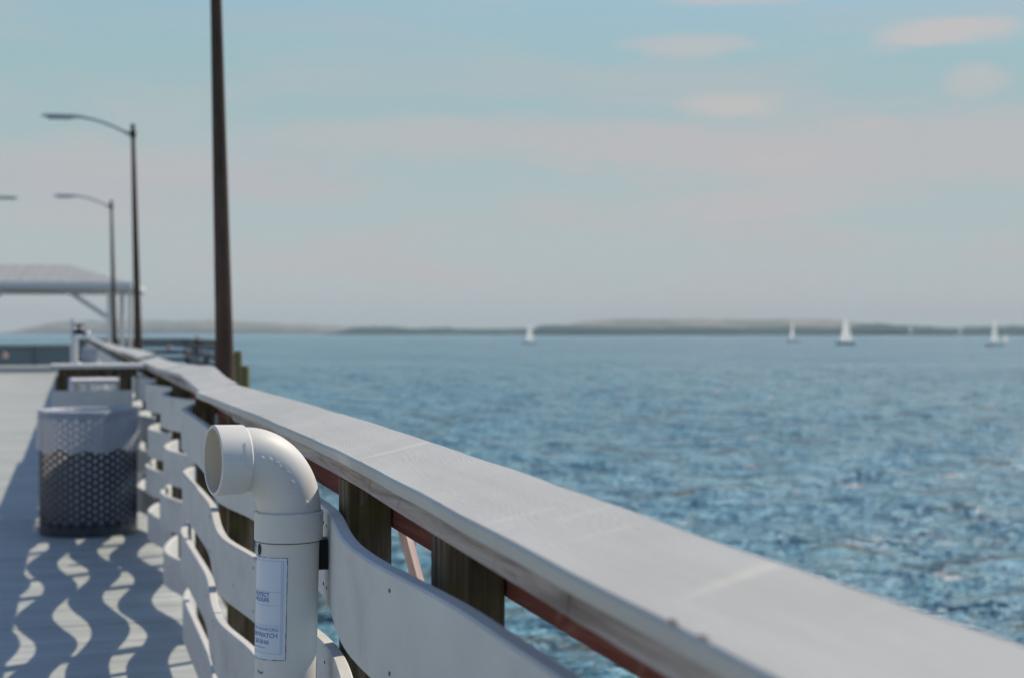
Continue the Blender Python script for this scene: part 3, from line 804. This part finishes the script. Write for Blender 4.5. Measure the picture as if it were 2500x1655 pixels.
# pilings outside the rail, right of the nearest lamp post
for i, (px, py, d, r, l) in enumerate(((581, 857, 10.9, .030, 'taller dark green-stained mooring piling behind the nearest lamp post'), (597, 893, 10.2, .034, 'shorter mossy yellow piling right of the nearest lamp post'))):
    p = at(px, py, d); bm = bmesh.new()
    hgt = p.z + 4.5
    tube(bm, [(0, 0, 0), (0, 0, hgt - .02), (0, 0, hgt)], [r * 1.25, r, r * .8], 14)
    o = link('piling', bm, M_pile, None, autosmooth=40); o.location = (p.x, p.y, -4.5); tag(o, l, 'piling', 'wood pilings outside the rail')

# ------------------------------------------------------------------ left railing and platform rails
M_brown = wood('brown_rail_timber', [(.3, (.07, .052, .045)), (.5, (.13, .10, .085)), (.7, (.18, .145, .125))], 'Y')
M_navy = noisy('dark_blue_grey_slats', [(.3, (.045, .065, .10)), (.7, (.065, .09, .13))], rough=.7, bump=0)
def plain_rail(label, pts, z, nm='pier_railing', rows=3, sp=1.9, slat_h=.19):
    root = empty(nm, (*pts[0], 0), 0, label, 'railing')
    o0 = Vector((*pts[0], 0))
    for (a, b) in zip(pts, pts[1:]):
        a = Vector((*a, 0)) - o0; b = Vector((*b, 0)) - o0; L = (b - a).length; u = (b - a).normalized(); nn = Vector((u.y, -u.x, 0))
        M = Matrix.Translation(a) @ Matrix(((u.x, nn.x, 0, 0), (u.y, nn.y, 0, 0), (0, 0, 1, 0), (0, 0, 0, 1)))
        n = max(1, round(L / sp))
        for i in range(n + 1):
            bm = bmesh.new(); s = L * i / n; box(bm, s - .045, -.045, -.3, s + .045, .045, z - .062, M=M); link('post', bm, M_post, root)
        bm = bmesh.new(); box(bm, -.05, -.10, z - .03, L + .05, .10, z, .004, M=M); link('cap_board', bm, M_brown, root)
        bm = bmesh.new(); box(bm, -.02, -.075, z - .16, L + .02, -.048, z - .031, M=M); link('ledger', bm, M_brown, root)
        for r in range(rows):
            zt_ = z - .19 - r * (z - .2) / rows
            bm = bmesh.new(); box(bm, 0, .046, zt_ - slat_h, L, .07, zt_, M=M); link('slat', bm, M_slat if rows > 3 else M_navy, root)
    return root
plain_rail('low brown railing across the far left end of the pier', [(-21.9, 70.1), (.2, 70.1)], .88)
plain_rail('dark railing across the far end of the pier, right of the lamp posts', [(.25, 70.15), (4.85, 70.15), (4.85, 53.1)], 1.17, rows=3, sp=2.3)
plain_rail('railing on the left side of the pier, out of view', [(-2.6, -3.5), (-2.6, 53.0), (-21.9, 53.0)], 1.1, rows=4, sp=2.4, slat_h=.16)

# person sitting on the platform by the far rail
def person(loc, rz):
    root = empty('person', loc, rz, 'person in dark red top and dark trousers sitting by the far right railing', 'person')
    J = {'pel': (0, 0, .47), 'wst': (0, .02, .62), 'chs': (0, .03, .84), 'nek': (0, .02, 1.00), 'hd0': (0, 0, 1.08), 'hd1': (0, -.01, 1.17), 'hd2': (0, .0, 1.24)}
    Ed = [('pel', 'wst'), ('wst', 'chs'), ('chs', 'nek'), ('nek', 'hd0'), ('hd0', 'hd1'), ('hd1', 'hd2')]
    rad = {'pel': (.15, .12), 'wst': (.13, .10), 'chs': (.17, .11), 'nek': (.055, .055), 'hd0': (.075, .08), 'hd1': (.082, .10), 'hd2': (.06, .07)}
    for s, n in ((-1, 'l'), (1, 'r')):
        J.update({n + 'sh': (s * .19, .03, .93), n + 'el': (s * .24, -.05, .68), n + 'wr': (s * .13, -.27, .60), n + 'ha': (s * .09, -.34, .58),
                  n + 'hp': (s * .10, -.02, .47), n + 'kn': (s * .14, -.44, .50), n + 'an': (s * .14, -.46, .09), n + 'to': (s * .15, -.60, .03)})
        Ed += [('chs', n + 'sh'), (n + 'sh', n + 'el'), (n + 'el', n + 'wr'), (n + 'wr', n + 'ha'), ('pel', n + 'hp'), (n + 'hp', n + 'kn'), (n + 'kn', n + 'an'), (n + 'an', n + 'to')]
        rad.update({n + 'sh': (.065, .065), n + 'el': (.045, .045), n + 'wr': (.032, .032), n + 'ha': (.04, .02), n + 'hp': (.095, .09), n + 'kn': (.065, .065), n + 'an': (.042, .042), n + 'to': (.04, .03)})
        for f in range(4):
            J[n + 'f%d' % f] = (s * .09 + (f - 1.5) * .018, -.40 - .01 * (f in (1, 2)), .56); Ed.append((n + 'ha', n + 'f%d' % f)); rad[n + 'f%d' % f] = (.008, .008)
        J[n + 'th'] = (s * .09 - s * .045, -.345, .585); Ed.append((n + 'ha', n + 'th')); rad[n + 'th'] = (.009, .009)
    names = list(J); me = bpy.data.meshes.new('person_body')
    me.from_pydata([J[k] for k in names], [(names.index(a), names.index(b)) for a, b in Ed], [])
    for m in (M_skin, M_shirt, M_trous): me.materials.append(m)
    o = bpy.data.objects.new('person_body', me); C.objects.link(o)
    sk = o.modifiers.new('s', 'SKIN'); me.skin_vertices or me.attributes
    for i, k in enumerate(names):
        v = me.skin_vertices[0].data[i]; v.radius = rad[k]; v.use_root = (k == 'pel')
    o.modifiers.new('u', 'SUBSURF').render_levels = 2; o.modifiers['u'].levels = 2
    dg = bpy.context.evaluated_depsgraph_get(); dg.update()
    m2 = bpy.data.meshes.new_from_object(o.evaluated_get(dg)); bpy.data.objects.remove(o, do_unlink=True)
    m2.materials.clear()
    for m in (M_skin, M_shirt, M_trous): m2.materials.append(m)
    for p in m2.polygons:
        c = p.center; p.use_smooth = True
        p.material_index = 0 if (c.z > 1.0 or (c.y < -.27 and c.z > .52 and abs(c.x) < .16 and c.z > .555)) else (1 if c.z > .57 or (abs(c.x) > .18 and c.z > .5) else 2)
    b = bpy.data.objects.new('person_body', m2); C.objects.link(b); b.parent = root
    bm = bmesh.new(); bmesh.ops.create_uvsphere(bm, u_segments=20, v_segments=14, radius=1, matrix=Matrix.Translation((0, .025, 1.19)) @ Matrix.Diagonal((.095, .11, .085, 1)))
    for v in bm.verts:
        if v.co.y < -.045 and v.co.z < 1.22: v.co.y = -.045
    link('hair', bm, M_hair, root, smooth=True)
    return root
pq = at(482, 813, 66.5)
person((pq.x, pq.y, .0), R(15))
bm = bmesh.new(); box(bm, -.5, -.2, .37, .5, .2, .41, .004); bx_ = bm
o = empty('pier_bench', (pq.x, pq.y + .08, 0), R(15), 'low wooden bench the far person sits on, by the end railing', 'bench')
link('seat', bm, M_ledger, o)
for sx in (-.42, .38):
    bm = bmesh.new(); box(bm, sx, -.15, 0, sx + .05, .15, .369); link('leg', bm, M_post, o)
for (px, py, d, r, l) in ((12, 868, 66.0, .12, 'pinkish round buoy hanging on the far left railing'), (463, 864, 66, .14, 'pink round float beside the seated person'), (413, 850, 68, .10, 'pale round float on the dark far railing')):
    p = at(px, py, d); bm = bmesh.new(); bmesh.ops.create_uvsphere(bm, u_segments=20, v_segments=12, radius=r, matrix=Matrix.Diagonal((1, 1, 1.1, 1)))
    tube(bm, [(0, 0, r * 1.0), (0, 0, r * 1.35)], [.02, .02], 8)
    o = link('float_buoy', bm, noisy('float_plastic', [(.3, (.55, .34, .32)), (.7, (.62, .42, .4))], bump=0), None, smooth=True); o.location = (p.x, p.y, max(p.z, r * 1.1)); tag(o, l, 'float', 'round floats at the far end')

# ------------------------------------------------------------------ pavilion
pc = at(268, 813, 58); 
pav = empty('pavilion', (pc.x, pc.y, 0), R(-6), 'open white pavilion with pale metal hip roof at the end of the pier', 'pavilion')
def pbox(name, m, *a, bev=0, M=None):
    bm = bmesh.new(); box(bm, *a, bev, M=M); return link(name, bm, m, pav)
WX = 9.0; DY = 6.0; BZ = HC + 103 * 58 / F     # beam underside
for x in (0, -5.35, -WX - 1.7):
    for y in (0, DY):
        pbox('post', M_white, x - .09, y - .09, 0, x + .09, y + .09, BZ)
pbox('post', M_white, .52, 2.2, 0, .66, 2.34, BZ)
for y in (0, DY): pbox('beam', M_beam, -WX - 2.0, y - .07, BZ + .002, .9, y + .07, BZ + .26)
for x in (-WX - 1.7, .0, .62): pbox('beam', M_beam, x - .06, .075, BZ + .02, x + .06, DY - .075, BZ + .24)
for x, s in ((0, -1), (-5.35, 1), (-5.35, -1), (-WX - 1.7, 1)):
    bm = bmesh.new(); tube(bm, [(x + s * .08, 0, BZ - 1.0), (x + s * 1.55, 0, BZ)], [.085, .085], 4); link('brace', bm, M_beam, pav)
bm = bmesh.new()
ez = BZ + .27; rz_ = 3.62
x0, x1, y0, y1 = -WX - 2.8, .85, -.8, DY + .8; ym = (y0 + y1) / 2
A, B_, C_, D_ = [bm.verts.new(v) for v in ((x0, y0, ez), (x1, y0, ez), (x1, y1, ez), (x0, y1, ez))]
E, G = bm.verts.new((x0 + 2.7, ym, rz_ + .5)), bm.verts.new((x1 - 2.7, ym, rz_ + .5))
bm.faces.new((A, B_, G, E)); bm.faces.new((B_, C_, G)); bm.faces.new((C_, D_, E, G)); bm.faces.new((D_, A, E)); bm.faces.new((A, D_, C_, B_))
rf = link('roof', bm, M_roof, pav)
def seam(bm, p, q): tube(bm, [p, q], [.011, .011], 4)
bm = bmesh.new(); n = 26
for i in range(n + 1):
    x = x0 + (x1 - x0) * i / n; t = min(1, (x - x0) / 2.7, (x1 - x) / 2.7)
    top = (x, y0 + (ym - y0) * t, ez + (rz_ + .5 - ez) * t)
    if t > .02: seam(bm, (x, y0, ez), top)
link('roof_seams', bm, M_roof, rf)
bm = bmesh.new(); box(bm, x0 - .02, y0 - .04, ez - .16, x1 + .02, y0 - .003, ez + .03); box(bm, x1 + .003, y0, ez - .16, x1 + .04, y1, ez + .03); link('fascia', bm, M_beam, rf)

# ------------------------------------------------------------------ sailboats
def sailboat(px, y_hull, y_top, label, dark=False, w=1.0, jib=True, heading=0, sail_only=False):
    d = (HC - WATER) * F / (y_hull - 813)
    p = at(px, 813, d); h = (y_hull - y_top) / F * d
    w *= .62
    root = empty('sailboat', (p.x, p.y, WATER), heading, label, 'sailboat', 'sailboats out on the bay')
    L = h * .62; bm = bmesh.new(); rr = []
    for s, b, kz in ((-.5, .12, .25), (-.35, .155, .0), (0, .18, -.05), (.3, .12, 0), (.5, .012, .3)):
        x = s * L; hb = .13 * L * .5; rr.append([bm.verts.new(v) for v in ((x, -b * L, hb + .04 * L), (x, -b * L * .6, kz * .1 * L - .05), (x, b * L * .6, kz * .1 * L - .05), (x, b * L, hb + .04 * L))])
    skin_rings(bm, rr); link('hull', bm, M_hulld if dark else M_hull, root)
    bm = bmesh.new(); tube(bm, [(.05 * L, 0, 0), (.05 * L, 0, h)], [.06, .04], 8); link('mast', bm, M_alu, root)
    bm = bmesh.new(); tube(bm, [(.05 * L, 0, .14 * h), (-.45 * L, .04 * L, .14 * h)], .04, 8); link('boom', bm, M_alu, root)
    def sail(name, a, b, c, belly):
        bm = bmesh.new(); a, b, c = map(Vector, (a, b, c)); n = 8; g = []
        for side_ in (0,):
            rows = []
            for i in range(n + 1):
                t = i / n; l = a.lerp(c, t); r_ = b.lerp(c, t); row = []
                for j in range(5):
                    s = j / 4; q = l.lerp(r_, s); q.y += belly * math.sin(PI * s) * math.sin(PI * min(1, t + .25)) + side_
                    row.append(bm.verts.new(q))
                rows.append(row)
            g.append(rows)
            for i in range(n):
                for j in range(4): bm.faces.new((rows[i][j], rows[i][j + 1], rows[i + 1][j + 1], rows[i + 1][j]))
        link(name, bm, M_sail, root, smooth=True)
    sail('mainsail', (.04 * L, 0, .16 * h), (-.45 * L * w, .04 * L, .15 * h), (.0 * L, 0, .98 * h), .06 * L)
    if jib: sail('jib', (.08 * L, 0, .14 * h), (.47 * L * w, 0, .12 * h), (.07 * L, 0, .85 * h), .05 * L)
    return root
sailboat(1293, 839, 783, 'white-sailed sailboat alone on the left of the bay, before the low wood', w=1.0, heading=R(-42), jib=True)
sailboat(1936, 834, 776, 'sailboat with one narrow white sail, left of the bigger dark-hulled boat', w=.8, jib=False, heading=R(-48))
sailboat(2065, 842, 764, 'tall white-sailed sailboat with dark hull, tallest of the fleet', dark=True, heading=R(-45))
sailboat(2428, 845, 766, 'white sailboat near the right edge with a small boat close beside it', heading=R(-48), jib=True, w=.6)
sailboat(2455, 838, 812, 'smallest low sailboat, just right of the boat by the right edge', heading=R(-45), w=1.1)
sailboat(2223, 818, 785, 'faint far sailboat on the horizon, left one of the two faint ones', heading=R(-45), w=.55)
sailboat(2344, 818.5, 783, 'faint far sailboat on the horizon near the right edge', heading=R(-60), w=.5)

# ------------------------------------------------------------------ haze
bm = bmesh.new(); box(bm, -11000, -11000, WATER - 8, 11000, 11000, 120)
m = bpy.data.materials.new('haze_air'); m.use_nodes = True; nt = m.node_tree; nt.nodes.clear()
ou = nt.nodes.new('ShaderNodeOutputMaterial'); pv = nt.nodes.new('ShaderNodeVolumePrincipled')
pv.inputs['Color'].default_value = (.80, .92, .98, 1); pv.inputs['Density'].default_value = .00011; pv.inputs['Anisotropy'].default_value = .0
nt.links.new(pv.outputs[0], ou.inputs['Volume'])
hz = link('haze', bm, m); tag(hz, 'pale blue haze lying over the bay', 'haze', kind='stuff')

# ------------------------------------------------------------------ light and sky
EL, AZ = R(44.4), R(64)
s = Vector((math.sin(AZ) * math.cos(EL), math.cos(AZ) * math.cos(EL), math.sin(EL)))
ld = bpy.data.lights.new('sun', 'SUN'); ld.energy = 4.25; ld.angle = R(.5); ld.color = (1, .872, .68)
lo = bpy.data.objects.new('sun', ld); C.objects.link(lo); lo.rotation_euler = (-s).to_track_quat('-Z', 'Y').to_euler(); lo.location = s * 50
w = bpy.data.worlds.new('World'); sc.world = w; w.use_nodes = True; nt = w.node_tree
bg = nt.nodes['Background']; bg.inputs['Strength'].default_value = .125
sky = N(nt, 'ShaderNodeTexSky'); sky.sky_type = 'NISHITA'; sky.sun_disc = False; sky.altitude = 0; sky.sun_elevation = EL; sky.sun_rotation = AZ
sky.air_density = 1.0; sky.dust_density = .2; sky.ozone_density = 5.0
tc = N(nt, 'ShaderNodeTexCoord'); sp = N(nt, 'ShaderNodeSeparateXYZ'); nt.links.new(tc.outputs['Generated'], sp.inputs[0])
# cloud plane coordinates: azimuth and elevation of the view ray, clouds are long and flat near the horizon
az = N(nt, 'ShaderNodeMath', operation='ARCTAN2'); nt.links.new(sp.outputs['X'], az.inputs[0]); nt.links.new(sp.outputs['Y'], az.inputs[1])
el = N(nt, 'ShaderNodeMath', operation='ARCSINE'); nt.links.new(sp.outputs['Z'], el.inputs[0])
cb = N(nt, 'ShaderNodeCombineXYZ'); nt.links.new(az.outputs[0], cb.inputs[0]); nt.links.new(el.outputs[0], cb.inputs[1])
mp = N(nt, 'ShaderNodeMapping'); nt.links.new(cb.outputs[0], mp.inputs[0]); mp.inputs['Scale'].default_value = (5, 26, 1); mp.inputs['Location'].default_value = (1.3, .4, 0)
nz = N(nt, 'ShaderNodeTexNoise', Scale=1, Detail=4, Roughness=.5, Distortion=.3); nt.links.new(mp.outputs[0], nz.inputs['Vector'])
def mrange(src, a, b, c, d, smooth=True):
    x = N(nt, 'ShaderNodeMapRange'); x.interpolation_type = 'SMOOTHSTEP' if smooth else 'LINEAR'
    nt.links.new(src, x.inputs[0])
    for i, v in enumerate((a, b, c, d)): x.inputs[i + 1].default_value = v
    return x.outputs[0]
def mth(op, a, b=0.):
    x = N(nt, 'ShaderNodeMath', operation=op)
    for i, v in enumerate((a, b)):
        if isinstance(v, (int, float)): x.inputs[i].default_value = v
        else: nt.links.new(v, x.inputs[i])
    return x.outputs[0]
def vmix(fac, a, b):
    x = N(nt, 'ShaderNodeMix', data_type='RGBA')
    if isinstance(fac, (int, float)): x.inputs[0].default_value = fac
    else: nt.links.new(fac, x.inputs[0])
    nt.links.new(a, x.inputs[6])
    if isinstance(b, tuple): x.inputs[7].default_value = (b[0] * KK, b[1] * KK, b[2] * KK, 1)
    else: nt.links.new(b, x.inputs[7])
    return x.outputs[2]
KK = .84
# thin veil low in the sky
veil = mrange(el.outputs[0], R(8), R(22), .97, 0.0)
col = vmix(veil, sky.outputs[0], (3.25, 4.75, 4.95))
low = mrange(el.outputs[0], R(0), R(11), 1, 0)
col = vmix(mth('MULTIPLY', low, .85), col, (4.8, 5.05, 5.1))
bands = mth('MULTIPLY', mrange(nz.outputs['Fac'], .45, .66, 0, .75), mrange(el.outputs[0], R(2), R(16), 1, .1))
col = vmix(bands, col, (4.9, 4.72, 4.8))
# the broad pink band and the small flat puffs of the photograph, placed by direction
nz2 = N(nt, 'ShaderNodeTexNoise', Scale=6, Detail=5, Roughness=.6, Distortion=.8); nt.links.new(mp.outputs[0], nz2.inputs['Vector'])
def gauss(px, py, sx, sy, strength):
    a0 = TH + math.atan((px - 1250) / F); e0 = math.atan((813 - py) / F * math.cos(math.atan((px - 1250) / F)))
    nw = mth('MULTIPLY', mth('SUBTRACT', nz.outputs['Fac'], .5), sy / F * 3.2)
    dx = mth('DIVIDE', mth('SUBTRACT', az.outputs[0], a0), sx / F); dy = mth('DIVIDE', mth('SUBTRACT', mth('ADD', el.outputs[0], nw), e0), sy / F)
    dy = mth('ADD', dy, mth('MULTIPLY', mth('SUBTRACT', nz2.outputs['Fac'], .5), 1.6)); dx = mth('ADD', dx, mth('MULTIPLY', mth('SUBTRACT', nz2.outputs['Fac'], .5), .9))
    q = mth('ADD', mth('POWER', mth('ABSOLUTE', dx), 2.0), mth('POWER', mth('ABSOLUTE', dy), 2.0))
    return mrange(q, 0, 2.1, strength * 1.1, 0)
for (px, py, sx, sy, st, c) in ((1250, 360, 650, 55, .55, (5.05, 4.75, 4.85)), (2200, 380, 700, 95, .6, (5.1, 4.75, 4.9)), (300, 430, 500, 60, .45, (4.75, 4.55, 4.9)),
                                (2320, 78, 150, 40, .85, (5.3, 5.1, 5.1)), (2385, 200, 70, 32, .6, (5.15, 5.0, 5.05)), (1780, 247, 110, 28, .75, (5.3, 5.05, 5.0)),
                                (1690, 113, 150, 20, .6, (5.15, 5.0, 5.05)), (1800, 2, 170, 14, .6, (5.15, 5.0, 5.05)), (2110, 300, 90, 18, .5, (5.1, 4.8, 4.9)), (1900, 500, 300, 30, .5, (5.1, 4.8, 4.9))):
    col = vmix(gauss(px, py, sx, sy, st), col, c)
nt.links.new(col, bg.inputs['Color'])

# ------------------------------------------------------------------ camera
cam = bpy.data.cameras.new('camera'); co = bpy.data.objects.new('camera', cam); C.objects.link(co); sc.camera = co
co.location = (0, 0, HC); co.rotation_euler = (R(90) - 14.5 / F, 0, -TH)
cam.sensor_width = 36; cam.lens = 36 * F / 2500; cam.clip_start = .05; cam.clip_end = 40000
cam.dof.use_dof = True; cam.dof.focus_distance = 2.83; cam.dof.aperture_fstop = 4.4; cam.dof.aperture_blades = 0
sc.view_settings.view_transform = 'Standard'; sc.view_settings.look = 'None'; sc.view_settings.exposure = 0; sc.view_settings.gamma = 1
sc.cycles.use_denoising = True
sc.cycles.max_bounces = 8; sc.cycles.volume_bounces = 0
try: sc.cycles.transparent_max_bounces = 12
except Exception: pass
